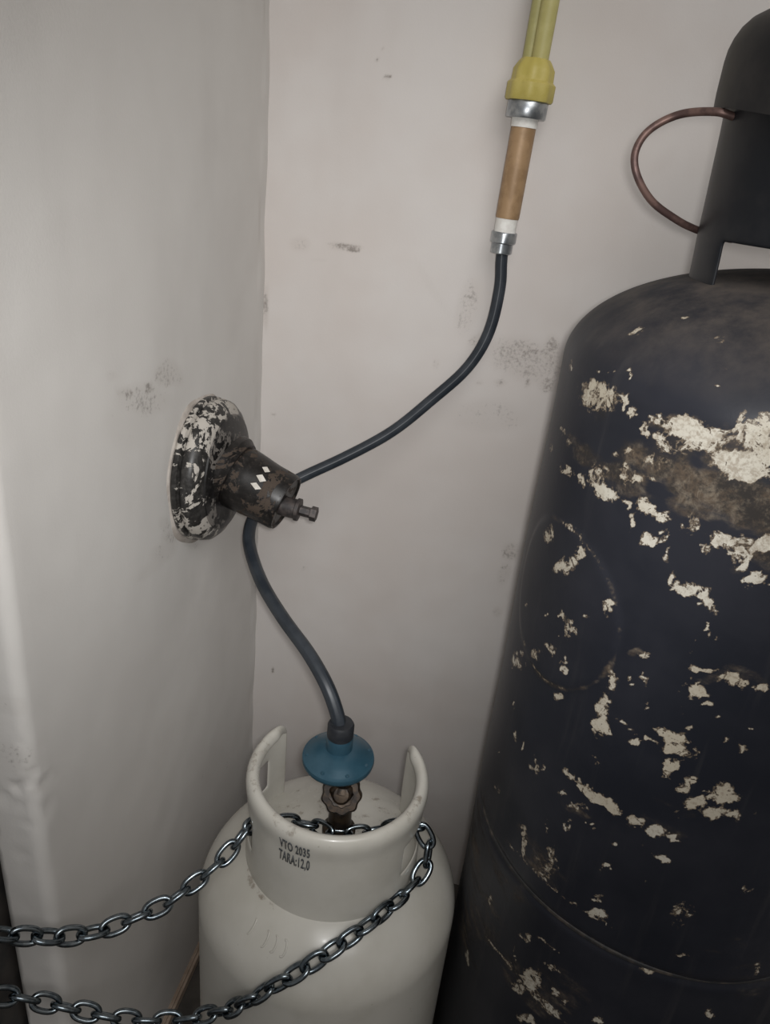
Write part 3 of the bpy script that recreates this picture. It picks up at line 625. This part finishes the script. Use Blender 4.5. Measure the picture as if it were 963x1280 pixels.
def box(name, a, b, mat, parent=None, bev=0.004):
    bm = bmesh.new(); bmesh.ops.create_cube(bm, size=1)
    for v in bm.verts:
        v.co = Vector([(a[i] + b[i]) / 2 + v.co[i] * (b[i] - a[i]) for i in range(3)])
    if bev: bmesh.ops.bevel(bm, geom=bm.edges[:], offset=bev, segments=2, affect='EDGES')
    me = bpy.data.meshes.new(name); bm.to_mesh(me); bm.free(); me.materials.append(mat)
    o = bpy.data.objects.new(name, me); COL.objects.link(o)
    if parent: o.parent = parent
    return o
structure(box('floor', (-1.2, -2.6, -0.06), (1.4, 0.05, 0.0), M['floor'], None, 0), 'dark concrete floor under the gas cylinders', 'floor')
structure(box('wall_right', (1.32, -2.4, 0), (1.4, 0.02, 2.6), M['wall_left'], None, 0), 'plain plastered wall beyond the tall black tank', 'wall')
structure(box('baseboard_left', (0.0, -0.545, 0.0), (0.010, -0.004, 0.022), M['skirting']), 'thin tan mortar strip at the foot of the partition', 'baseboard')
post = structure(box('door_1', (-0.85, -0.60, 0.0), (-0.052, -0.552, 2.2), M['steel_dark']), 'dark painted steel door leaf beside the partition end', 'door')
structure(box('trim_1', (-0.110, -0.615, 0.0), (-0.056, -0.600, 2.2), M['steel_dark'], None, 0.003), 'dark steel door stile that the chain is fixed to', 'door frame')

# ---------------------------------------------------------------- black gas tank
TX, TY, TR = 0.5762, -0.333, 0.1875
ZS, HD, ZW = 1.0633, 0.0885, 0.5786
tank = thing('gas_tank', 'tall black gas tank with flaking white paint and rust, on the right', 'gas tank')
prof = []
for k in range(14):
    a = math.pi / 2 * k / 13; prof.append((TR * math.sin(a) if k else 0.0, 0.15 - 0.095 * math.cos(a)))
n = 330
for k in range(1, n + 1): prof.append((TR, 0.15 + (ZS - 0.15) * k / n))
for k in range(1, 60):
    a = math.pi / 2 * k / 60; prof.append((TR * math.cos(a), ZS + HD * math.sin(a)))
prof.append((0.0, ZS + HD))
SEG = 460
Tm = Matrix.Translation((TX, TY, 0))
RC, RZ, RRAD = 3.68, 0.875, 0.073          # round plate pressed into the shell
body = lathe('body', prof, M['tank'], tank, SEG, Tm, ang=60)
nv = len(body.data.vertices); co = np.empty(nv * 3, dtype=np.float32); body.data.vertices.foreach_get('co', co); co = co.reshape(-1, 3).astype(float)
th = np.arctan2(co[:, 1] - TY, co[:, 0] - TX) % (2 * np.pi)
dd = np.hypot((th - RC) * TR, co[:, 2] - RZ)
# weld groove, shallow dents and the step of the plate
rad = np.hypot(co[:, 0] - TX, co[:, 1] - TY); onc = (co[:, 2] > 0.2) & (co[:, 2] < ZS)
push = np.where(onc, 0.0016 / (1 + np.exp((dd - RRAD) / 0.0012)) - 0.0022 * np.exp(-((co[:, 2] - ZW) / 0.005) ** 2), 0)
push += np.where(onc, 0.0012 * np.sin(th * 5 + co[:, 2] * 9) * np.sin(co[:, 2] * 13 + th * 2), 0)
k = 1 + push / np.maximum(rad, 1e-3)
co[:, 0] = TX + (co[:, 0] - TX) * k; co[:, 1] = TY + (co[:, 1] - TY) * k
body.data.vertices.foreach_set('co', co.astype(np.float32).ravel()); body.data.update()
cw = warp(co, 0.0062, 75, 3.0)
chip = np.maximum(field(cw, CHIP), 0.9 * field(co, CHIP) * (field(warp(co, 0.012, 40, 9.0), CHIP) > 0.25))
ringm = np.exp(-((dd - RRAD) / 0.0022) ** 2) * onc
chip = np.maximum(chip, ringm * 0.58 * (0.6 + 0.4 * np.sin(th * 9)) * (th > 3.62))
chip = np.maximum(chip, np.exp(-((co[:, 2] - ZW - 0.004) / 0.0016) ** 2) * 0.24)
set_attr(body, 'chip', chip)
rust = field(warp(co, 0.015, 30, 5.0), RUST); rust = np.maximum(rust, ringm * 0.5)
rust = np.maximum(rust, np.exp(-((co[:, 2] - ZW) / 0.006) ** 2) * 0.5)
set_attr(body, 'rust', rust)
set_attr(body, 'dust', np.clip((co[:, 2] - ZS - 0.012) / 0.06, 0, 1) * 0.95 + np.clip((ZW - co[:, 2]) / 0.25, 0, 1) * 0.06)
lathe('weld_seam', [(TR - 0.0025, ZW - 0.0026), (TR - 0.0010, ZW - 0.0016), (TR - 0.0005, ZW), (TR - 0.0010, ZW + 0.0016), (TR - 0.0025, ZW + 0.0026)], M['weld'], tank, 160, Tm)
lathe('foot_ring', [(0.15, 0.0), (0.155, 0.0), (0.155, 0.085), (0.15, 0.085), (0.15, 0.0)], M['tank_plain'], tank, 64, Tm)
# guard: cut-out shell standing on the shoulder
def shell(name, azs, rows, holes, mat, parent, thick, sub, origin):
    V = [Vector((origin[0] + r * math.cos(math.radians(a)), origin[1] + r * math.sin(math.radians(a)), z)) for (r, z) in rows for a in azs]
    na = len(azs); F = []
    closed = abs(azs[-1] - azs[0] - 360) < 1e-3
    if closed:
        V = [v for i, v in enumerate(V) if i % na != na - 1]; na -= 1
    for j in range(len(rows) - 1):
        for i in range(na if closed else na - 1):
            am = (azs[i] + azs[i + 1]) / 2; zm = (rows[j][1] + rows[j + 1][1]) / 2
            if any(a0 < am < a1 and z0 < zm < z1 for a0, a1, z0, z1 in holes): continue
            i2 = (i + 1) % na
            F.append((j * na + i, j * na + i2, (j + 1) * na + i2, (j + 1) * na + i))
    o = mesh_obj(name, V, F, mat, parent)
    bm = bmesh.new(); bm.from_mesh(o.data); bmesh.ops.delete(bm, geom=[v for v in bm.verts if not v.link_faces], context='VERTS')
    bm.to_mesh(o.data); bm.free()
    s = o.modifiers.new('thickness', 'SOLIDIFY'); s.thickness = thick; s.offset = -1
    if sub:
        b = o.modifiers.new('round', 'SUBSURF'); b.levels = sub; b.render_levels = sub
    return o
azs = sorted(set([k * 6 for k in range(0, 61)] + [204, 270, 15, 65, 300, 345, 100, 165, 207, 267]))
rows = [(0.101, 1.118), (0.101, 1.126), (0.101, 1.134), (0.1015, 1.148), (0.102, 1.158), (0.1025, 1.165), (0.1027, 1.169), (0.103, 1.18), (0.1033, 1.195), (0.104, 1.21), (0.105, 1.245), (0.106, 1.258), (0.106, 1.262)]
guard = shell('guard', azs, rows, [(204, 270, 1.0, 1.169), (300, 345, 1.0, 1.169), (15, 165, 1.0, 1.195)], M['tank_plain'], tank, 0.004, 2, (TX, TY))
hood = lathe('hood', [(0.108, 1.246), (0.114, 1.246), (0.1145, 1.255), (0.1145, 1.288), (0.1138, 1.296), (0.1118, 1.303), (0.1085, 1.3095), (0.104, 1.3145), (0.098, 1.318), (0.088, 1.321), (0.05, 1.325), (0.0, 1.326)], M['tank_dull'], tank, 96, Tm)
for v in hood.data.vertices:
    if v.co.z < 1.256:
        az = math.degrees(math.atan2(v.co.y - TY, v.co.x - TX)) % 360
        v.co.z += 0.016 * math.cos(math.radians(az - 150)) - 0.002
lathe('valve', [(0.0, 1.14), (0.03, 1.14), (0.03, 1.165), (0.018, 1.17), (0.018, 1.2), (0.024, 1.2), (0.024, 1.225), (0.0, 1.225)], M['brass_dark'], tank, 32, Tm)

cp = thing('copper_tube', 'thin brownish copper tube looping out from the black tank hood', 'tube')
pts = [(0.482, -0.349, 1.2505), (0.472, -0.351, 1.2515), (0.460, -0.350, 1.2535), (0.438, -0.334, 1.251), (0.419, -0.331, 1.239), (0.412, -0.334, 1.223), (0.417, -0.336, 1.207), (0.433, -0.330, 1.190), (0.455, -0.320, 1.179), (0.469, -0.311, 1.174), (0.486, -0.296, 1.170), (0.512, -0.270, 1.166)]
pts = [Vector(p) for p in pts]
tube('bent_tube', smooth_path(catmull(pts, 8), 3), 0.0029, M['copper'], cp, 14)

# ---------------------------------------------------------------- white gas cylinder
WX, WY = 0.2355, -0.3872
Wm = Matrix.Translation((WX, WY, 0))
BR, BZ, BH = 0.1503, 0.416, 0.091
cyl = thing('gas_cylinder', 'white gas cylinder with an open collar and black stencilled letters', 'gas cylinder')
prof = []
for k in range(12):
    a = math.pi / 2 * k / 11; prof.append((BR * math.sin(a) if k else 0.0, 0.12 - 0.085 * math.cos(a)))
for k in range(1, 60): prof.append((BR, 0.12 + (BZ - 0.12) * k / 59))
for k in range(1, 50):
    a = math.pi / 2 * k / 50; prof.append((BR * math.cos(a), BZ + BH * math.sin(a)))
prof.append((0.0, BZ + BH))
cb = lathe('body', prof, M['white'], cyl, 200, Wm, ang=60)
nv = len(cb.data.vertices); co = np.empty(nv * 3, dtype=np.float32); cb.data.vertices.foreach_get('co', co); co = co.reshape(-1, 3).astype(float)
r_ = np.hypot(co[:, 0] - WX, co[:, 1] - WY); a_ = np.degrees(np.arctan2(co[:, 1] - WY, co[:, 0] - WX)) % 360
g = np.exp(-((r_ - 0.101) / 0.006) ** 2) * (co[:, 2] > BZ) * (0.30 + 0.28 * np.exp(-((a_ - 232) / 12) ** 2))
g = np.maximum(g, 0.42 * np.exp(-((r_ - 0.115) / 0.012) ** 2 - ((a_ - 226) / 10) ** 2) * (co[:, 2] > BZ))
g = np.maximum(g, 0.36 * (r_ < 0.085) * (co[:, 2] > BZ))
g = np.maximum(g, 0.28 * np.clip((0.38 - co[:, 2]) / 0.2, 0, 1))
set_attr(cb, 'grime', g)
lathe('foot_ring', [(0.108, 0.0), (0.114, 0.0), (0.114, 0.075), (0.108, 0.075), (0.108, 0.0)], M['white'], cyl, 64, Wm)
# pressed marks on the shoulder
def shoulder(az, el):
    a, e = math.radians(az), math.radians(el)
    return Vector((WX + BR * math.cos(e) * math.cos(a), WY + BR * math.cos(e) * math.sin(a), BZ + BH * math.sin(e)))
for q, (az, el, w) in enumerate([(262, 34, 4), (257, 34, 3.4), (252, 34, 3.0), (243, 35, 2.2)]):
    pts = [shoulder(az + w * math.cos(t) * 0.35, el + 4.0 * math.sin(t)) for t in np.linspace(-1.9, 1.9, 12)]
    tube('pressed_mark', pts, 0.0011, M['white'], cyl, 8)
# collar
def frange(a, b, n): return [a + (b - a) * i / (n - 1) for i in range(n)]
azs = sorted(set([round(v, 2) for v in frange(143, 161, 5) + frange(161, 164, 2) + frange(164, 214, 14) + frange(214, 218, 2) + frange(218, 332, 24) + frange(332, 336, 2) + frange(336, 386, 14) + frange(386, 389, 2) + frange(389, 407, 5)]))
rows = [(0.0985, 0.470), (0.0985, 0.480), (0.098, 0.505), (0.0975, 0.5155), (0.0975, 0.519), (0.0975, 0.535), (0.0975, 0.552), (0.0975, 0.556), (0.0975, 0.568), (0.0985, 0.577), (0.0998, 0.586), (0.0992, 0.594), (0.0955, 0.5998), (0.0905, 0.6005), (0.0860, 0.5970), (0.0842, 0.5890)]
collar = shell('collar', azs, rows, [(161, 218, 0.5155, 0.556), (332, 389, 0.5155, 0.556)], M['white'], cyl, 0.003, 2, (WX, WY))
# round the two free ends: rim drops and uncurls towards the gap
me = collar.data
for v in me.vertices:
    a = math.degrees(math.atan2(v.co.y - WY, v.co.x - WX)) % 360
    if a < 100: a += 360
    e = min(a - 143, 407 - a)
    if e < 14 and v.co.z > 0.55:
        t = 1 - e / 14
        r = math.hypot(v.co.x - WX, v.co.y - WY)
        nr = r + (0.0975 - r) * t * 0.85; v.co.x = WX + (v.co.x - WX) * nr / r; v.co.y = WY + (v.co.y - WY) * nr / r
        v.co.z -= 0.016 * t ** 3 * (v.co.z - 0.55) / 0.05
nv = len(me.vertices); co = np.empty(nv * 3, dtype=np.float32); me.vertices.foreach_get('co', co); co = co.reshape(-1, 3)
a_ = np.degrees(np.arctan2(co[:, 1] - WY, co[:, 0] - WX)) % 360
g = 0.34 * np.clip((co[:, 2] - 0.585) / 0.01, 0, 1) + 0.13 * np.exp(-((a_ - 190) / 30) ** 2) * (co[:, 2] > 0.58) + 0.36 * np.exp(-((co[:, 2] - 0.482) / 0.006) ** 2)
set_attr(collar, 'grime', g)
# stencilled print
def letters(txt, az0, z0, size, width):
    cu = bpy.data.curves.new('print', 'FONT'); cu.body = txt; cu.size = size; cu.offset = size * 0.022; cu.space_character = 1.12
    to = bpy.data.objects.new('print', cu); COL.objects.link(to)
    dg = bpy.context.evaluated_depsgraph_get(); me = bpy.data.meshes.new_from_object(to.evaluated_get(dg))
    bpy.data.objects.remove(to); bpy.data.curves.remove(cu)
    xs = [v.co.x for v in me.vertices]; x0, x1 = min(xs), max(xs); sx = width / (x1 - x0)
    for v in me.vertices:
        s = (v.co.x - x0) * sx; a = math.radians(az0) + s / 0.099
        z = z0 + v.co.y; R = float(np.interp(z, [r[1] for r in rows[:11]], [r[0] for r in rows[:11]])) + 0.0009
        v.co = Vector((WX + R * math.cos(a), WY + R * math.sin(a), z))
    me.materials.clear(); me.materials.append(M['ink']); me.name = 'lettering'
    o = bpy.data.objects.new('lettering', me); COL.objects.link(o); o.parent = collar
    sm = o.modifiers.new('film', 'SOLIDIFY'); sm.thickness = 0.0003; sm.offset = 1
    o['label'] = 'black stencilled print reading ' + txt
letters('VTO 2035', 249.3, 0.5745, 0.0185, 0.0335)
letters('TARA:12,0', 248.6, 0.5565, 0.0185, 0.0350)
# valve: stem, block and knurled outlet nut facing the viewer
vx, vy = WX + 0.006, WY + 0.0
Vm = Matrix.Translation((vx, vy, 0))
valve = lathe('valve', [(0.0, 0.495), (0.019, 0.495), (0.019, 0.512), (0.0135, 0.515), (0.0125, 0.545), (0.0165, 0.552), (0.0165, 0.578), (0.0125, 0.583), (0.0125, 0.597), (0.0, 0.597)], M['brass_dark'], cyl, 40, Vm)
dr = Vector((0.10, -0.80, 0.60)).normalized()
oc = Vector((vx, vy, 0.566))
lathe('outlet_nut', [(0.0, 0.0), (0.019, 0.0), (0.0215, 0.003), (0.0215, 0.015), (0.0195, 0.018), (0.0135, 0.018), (0.0135, 0.013), (0.0, 0.012)], M['brass_dark'], valve, 72, axis_mtx(oc, dr), rfun=lambda a, z: 1 + 0.05 * math.cos(9 * a))
lathe('outlet_plug', [(0.0, 0.012), (0.0105, 0.012), (0.0105, 0.017), (0.008, 0.0195), (0.0, 0.020)], M['brass_dark'], valve, 36, axis_mtx(oc, dr))
tube('lever', [oc + Vector((-0.012, 0.0, 0.016)), oc + Vector((-0.018, -0.002, 0.0165)), oc + Vector((-0.0225, -0.004, 0.0165))], 0.0028, M['brass_dark'], valve, 10)

# ---------------------------------------------------------------- regulator
reg = thing('gas_regulator', 'blue disc-shaped gas regulator sitting above the white cylinder valve', 'regulator')
Rm = axis_mtx((0.2335, -0.387, 0.0), (0, 0, 1))
lathe('diaphragm_housing', [(0.0, 0.596), (0.016, 0.596), (0.021, 0.600), (0.0345, 0.607), (0.0385, 0.611), (0.0392, 0.614), (0.0385, 0.617), (0.035, 0.6185), (0.030, 0.623), (0.020, 0.627), (0.0135, 0.629), (0.0, 0.629)], M['blue'], reg, 96, Rm)
lathe('neck', [(0.0142, 0.626), (0.0142, 0.644), (0.0128, 0.6465), (0.0, 0.6465)], M['blue'], reg, 48, Rm)
lathe('hose_collar', [(0.0, 0.644), (0.0138, 0.644), (0.0142, 0.647), (0.0142, 0.659), (0.0125, 0.662), (0.0, 0.662)], M['rubber'], reg, 48, Rm)
for az in (250, 292, 330, 205, 165, 120, 75, 20):
    a = math.radians(az)
    lathe('rivet', [(0.0, 0.0), (0.0022, 0.0), (0.0019, 0.0012), (0.0, 0.0018)], M['blue'], reg, 12, Rm @ Matrix.Translation((0.0335 * math.cos(a), 0.0335 * math.sin(a), 0.6193)))

# ---------------------------------------------------------------- hose
hose = thing('gas_hose', 'dark rubber gas hose draped behind the wall bracket down to the regulator', 'hose')
pts = [(0.31, -0.035, 1.128), (0.3115, -0.0355, 1.10), (0.3145, -0.037, 1.071), (0.310, -0.042, 1.018), (0.290, -0.05, 0.971), (0.251, -0.06, 0.926), (0.206, -0.075, 0.880), (0.150, -0.10, 0.843), (0.105, -0.125, 0.819), (0.072, -0.15, 0.799), (0.058, -0.175, 0.780), (0.059, -0.20, 0.764), (0.071, -0.225, 0.751), (0.101, -0.265, 0.734), (0.143, -0.31, 0.722), (0.182, -0.345, 0.711), (0.211, -0.371, 0.694), (0.2265, -0.383, 0.672), (0.2315, -0.3865, 0.658), (0.2335, -0.387, 0.650)]
tube('rubber_tube', smooth_path(catmull([Vector(p) for p in pts], 10), 6), 0.0072, M['hose'], hose, 36, 6, 0.0006)

# ---------------------------------------------------------------- yellow pipe and its fittings
pipe = thing('gas_pipe', 'yellow gas pipe with coupling, steel nut and brown sleeve on back wall', 'pipe')
def on_axis(z): t = (1.367 - z) / 0.232; return Vector((0.317 - 0.007 * t, -0.035, z))
AX = (on_axis(1.367) - on_axis(1.10)).normalized()
def fit(name, z0, prof, mat, segs=48, rfun=None):
    return lathe(name, prof, mat, pipe, segs, axis_mtx(on_axis(z0), AX), rfun)
L = 1.15
fit('pipe_run', 1.285, [(0.0, 0.0), (0.0095, 0.0), (0.0095, L), (0.0, L)], M['yellow']).location = (0.0042, -0.004, 0)
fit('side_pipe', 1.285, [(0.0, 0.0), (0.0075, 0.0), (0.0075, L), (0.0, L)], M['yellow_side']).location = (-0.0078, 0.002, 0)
hexf = lambda a, z: 1 + 0.035 * math.cos(8 * a)
fit('coupling', 1.272, [(0.0, 0.0), (0.0245, 0.0), (0.0258, 0.002), (0.0258, 0.017), (0.0225, 0.020), (0.0220, 0.031), (0.0175, 0.038), (0.0150, 0.041), (0.0, 0.041)], M['yellow_b'], 64, hexf)
fit('steel_nut', 1.255, [(0.0, 0.0), (0.0215, 0.0), (0.0225, 0.0015), (0.0225, 0.0165), (0.0215, 0.018), (0.0, 0.018)], M['zinc'])
fit('tape_ring', 1.246, [(0.0, 0.0), (0.0148, 0.0), (0.0152, 0.0095), (0.0, 0.0095)], M['ptfe'])
fit('sleeve', 1.150, [(0.0, 0.0), (0.0135, 0.0), (0.0140, 0.002), (0.0140, 0.096), (0.0, 0.0965)], M['brown'])
fit('tape_ring', 1.1345, [(0.0, 0.0), (0.0128, 0.0), (0.0130, 0.0158), (0.0, 0.0158)], M['ptfe'])
fit('ferrule', 1.1225, [(0.0, 0.0), (0.0145, 0.0), (0.0155, 0.001), (0.0155, 0.0115), (0.0148, 0.0125), (0.0, 0.0125)], M['zinc'], 48, lambda a, z: 1 + 0.02 * math.cos(6 * a))
fit('clamp', 1.1105, [(0.0, 0.0), (0.0118, 0.0), (0.0128, 0.001), (0.0128, 0.0115), (0.0118, 0.0125), (0.0, 0.0125)], M['zinc'], 48, lambda a, z: 1 + 0.025 * math.cos(6 * a + 1))
box('wall_clip', (0.296, -0.032, 1.465), (0.338, 0.004, 1.48), M['zinc'], pipe, 0.001)

# ---------------------------------------------------------------- wall bracket
br = thing('wall_bracket', 'round black flange with a stubby cup, paint peeling, on the partition', 'bracket')
FC = Vector((0.0, -0.212, 0.846)); FD = Vector((1, 0.0, 0.0))
Fm = axis_mtx(FC, FD)
wob = lambda a, z: 1 + 0.03 * math.sin(3 * a + 1) + 0.02 * math.sin(7 * a)
lathe('mortar_bed', [(0.0, -0.006), (0.098, -0.006), (0.0925, -0.001), (0.087, 0.003), (0.0, 0.004)], M['patch'], br, 72, Fm, wob)
lathe('back_plate', [(0.0, 0.003), (0.085, 0.003), (0.0865, 0.005), (0.0865, 0.010), (0.082, 0.0115), (0.080, 0.0125), (0.0, 0.0125)], M['rim_peel'], br, 96, Fm)
lathe('flange', [(0.0, 0.0125), (0.0825, 0.0125), (0.0845, 0.0145), (0.0850, 0.019), (0.0835, 0.025), (0.078, 0.031), (0.069, 0.0355), (0.0, 0.037)], M['rim_peel'], br, 96, Fm, ang=50)
lathe('face_plate', [(0.0, 0.034), (0.0700, 0.0345), (0.0685, 0.0370), (0.056, 0.0395), (0.0, 0.0405)], M['face_peel'], br, 96, Fm)
cd_ = Vector((0.058, -0.006, -0.019)).normalized()
c0 = Vector((0.040, -0.218, 0.849))
lathe('hub', [(0.0, -0.006), (0.046, -0.004), (0.046, 0.004), (0.041, 0.011), (0.0, 0.012)], M['cup_black'], br, 64, axis_mtx(c0, cd_))
cup = lathe('cup', [(0.0, 0.006), (0.0365, 0.008), (0.0385, 0.016), (0.0375, 0.030), (0.0355, 0.050), (0.0350, 0.074), (0.0335, 0.078), (0.0315, 0.078), (0.0305, 0.0760), (0.0, 0.0755)], M['cup_black'], br, 72, axis_mtx(c0, cd_))
Cm = axis_mtx(c0, cd_)
def cup_pt(ang, h, r):
    return Cm @ Vector((r * math.cos(ang), r * math.sin(ang), h))
# angle on the cup that looks at the viewer
va = Cm.inverted().to_3x3() @ Vector((0.28, -0.78, 0.36)); A0 = math.atan2(va.y, va.x)
up_ = Cm.inverted().to_3x3() @ Vector((0, 0, 1)); sg = 1 if math.sin(math.atan2(up_.y, up_.x) - A0) > 0 else -1
for da, hh, s in ((0.02, 0.046, 1.0), (0.32, 0.0475, 1.05), (0.68, 0.046, 1.0), (0.98, 0.033, 0.6), (0.50, 0.030, 0.45)):
    a = A0 + sg * da; w, h = 0.21 * s, 0.0066 * s; R = 0.0363
    hh += random.uniform(-.002, .002); w *= random.uniform(.75, 1.15); h *= random.uniform(.8, 1.2)
    V = [cup_pt(a - w * .6, hh - h * .2, R + .0004), cup_pt(a, hh - h, R + .0006), cup_pt(a + w * .6, hh + h * .2, R + .0002), cup_pt(a, hh + h, R - .0002),
         cup_pt(a, hh, R - 0.002)]
    mesh_obj('paint_fleck', V, [(0, 1, 2, 3), (1, 0, 4), (2, 1, 4), (3, 2, 4), (0, 3, 4)], M['fleck'], cup, False)
s0 = c0 + cd_ * 0.070 + Vector((0.0, -0.004, -0.004)); sd = Vector((0.060, 0.0, -0.006)).normalized()
stub = lathe('stub', [(0.0, 0.0), (0.0118, 0.0), (0.0118, 0.020), (0.0135, 0.021), (0.0135, 0.025), (0.010, 0.026), (0.0, 0.026)], M['steel_stub'], br, 32, axis_mtx(s0, sd))
lathe('bolt', [(0.0, 0.024), (0.0062, 0.024), (0.0062, 0.038), (0.0088, 0.039), (0.0088, 0.046), (0.0, 0.047)], M['steel_stub'], stub, 6, axis_mtx(s0, sd), ang=20)

# ---------------------------------------------------------------- chain
chain = thing('chain', 'zinc-plated steel chain looped through the white cylinder collar', 'chain')
PITCH, WIRE, OUTW = 0.0208, 0.0057, 0.0205
b = (OUTW - WIRE) / 2; a = (PITCH + WIRE - 2 * b) / 2
line = []
for k in range(32):      # rounded link outline, a little fuller than a stadium
    t = 2 * math.pi * k / 32; c_, s_ = math.cos(t), math.sin(t)
    line.append(Vector(((a + b) * math.copysign(abs(c_) ** 0.86, c_), b * math.copysign(abs(s_) ** 0.80, s_), 0)))
V, F = [], []; ns = 10; nl = len(line)
for i, p in enumerate(line):
    t = (line[(i + 1) % nl] - line[i - 1]).normalized(); n = Vector((t.y, -t.x, 0))
    for k in range(ns):
        q = 2 * math.pi * k / ns; V.append(p + n * (WIRE / 2 * math.cos(q)) + Vector((0, 0, WIRE / 2 * math.sin(q))))
for i in range(nl):
    for k in range(ns):
        i2, k2 = (i + 1) % nl, (k + 1) % ns
        F.append((i * ns + k, i2 * ns + k, i2 * ns + k2, i * ns + k2))
proto = mesh_obj('link', V, F, M['chain'], chain)
wp = [(-0.083, -0.626, 0.560), (-0.060, -0.620, 0.550), (-0.033, -0.612, 0.536), (-0.013, -0.599, 0.522), (0.009, -0.585, 0.509), (0.030, -0.570, 0.498), (0.051, -0.553, 0.493), (0.074, -0.532, 0.493), (0.097, -0.515, 0.499), (0.110, -0.499, 0.505), (0.130, -0.476, 0.515),
      (0.143, -0.456, 0.528), (0.154, -0.436, 0.542), (0.168, -0.420, 0.534), (0.186, -0.408, 0.524), (0.206, -0.400, 0.523), (0.222, -0.404, 0.523), (0.242, -0.408, 0.523), (0.262, -0.400, 0.523), (0.280, -0.393, 0.524), (0.300, -0.389, 0.532), (0.320, -0.388, 0.542), (0.337, -0.390, 0.541), (0.346, -0.398, 0.525), (0.345, -0.408, 0.507),
      (0.336, -0.424, 0.497), (0.319, -0.451, 0.494), (0.295, -0.483, 0.490), (0.271, -0.506, 0.482), (0.245, -0.526, 0.468), (0.217, -0.539, 0.448), (0.186, -0.545, 0.415), (0.155, -0.543, 0.385), (0.121, -0.549, 0.370), (0.091, -0.559, 0.372), (0.058, -0.571, 0.383), (0.025, -0.580, 0.397), (-0.003, -0.590, 0.413), (-0.027, -0.600, 0.428), (-0.053, -0.616, 0.443), (-0.083, -0.626, 0.452)]
path = smooth_path(catmull([Vector(p) for p in wp], 12), 8)
cum = [0.0]
for p, q in zip(path, path[1:]): cum.append(cum[-1] + (q - p).length)
def at(s):
    s = max(0, min(cum[-1] - 1e-6, s))
    lo = max(i for i in range(len(cum)) if cum[i] <= s) if s < cum[-1] else len(cum) - 2
    lo = min(lo, len(path) - 2); t = (s - cum[lo]) / max(1e-9, cum[lo + 1] - cum[lo])
    return path[lo].lerp(path[lo + 1], t)
nlink = int(cum[-1] / PITCH)
camdir = Vector((0.12, -0.75, 0.62)).normalized()
for i in range(nlink):
    p0, p1 = at(i * PITCH), at((i + 1) * PITCH); c = (p0 + p1) / 2; t = (p1 - p0).normalized()
    nrm = camdir
    s = (i + 0.5) * PITCH / cum[-1]
    rad = Vector((c.x - WX, c.y - WY, 0))
    if s > 0.55 and c.x > 0.14: nrm = Vector((c.x - WX, c.y - WY, 1.6 * (c.z - 0.36))).normalized()
    nrm = (nrm - t * nrm.dot(t)).normalized(); side = nrm.cross(t)
    roll = (math.pi / 4 if s > 0.55 and c.x > 0.14 else math.radians(12)) + (math.pi / 2 if i % 2 else 0) + random.uniform(-0.22, 0.22)
    y = side * math.cos(roll) + nrm * math.sin(roll); z = t.cross(y)
    Mx = Matrix((t, y, z)).transposed().to_4x4(); Mx.translation = c
    o = proto if i == 0 else proto.copy()
    if i: COL.objects.link(o); o.parent = chain
    o.matrix_local = Mx
for zz in (0.563, 0.449):
    e = thing('eye_bolt', ('upper' if zz > 0.5 else 'lower') + ' steel eye bolt in the dark stile holding the chain', 'bolt')
    pts = [Vector((-0.090 + 0.008 * math.cos(t), -0.628, zz + 0.008 * math.sin(t))) for t in np.linspace(0, 2 * math.pi, 25)]
    tube('eye', pts, 0.0025, M['zinc'], e, 10)
    tube('shank', [Vector((-0.098, -0.628, zz)), Vector((-0.098, -0.618, zz)), Vector((-0.098, -0.607, zz))], 0.0028, M['zinc'], e, 10)
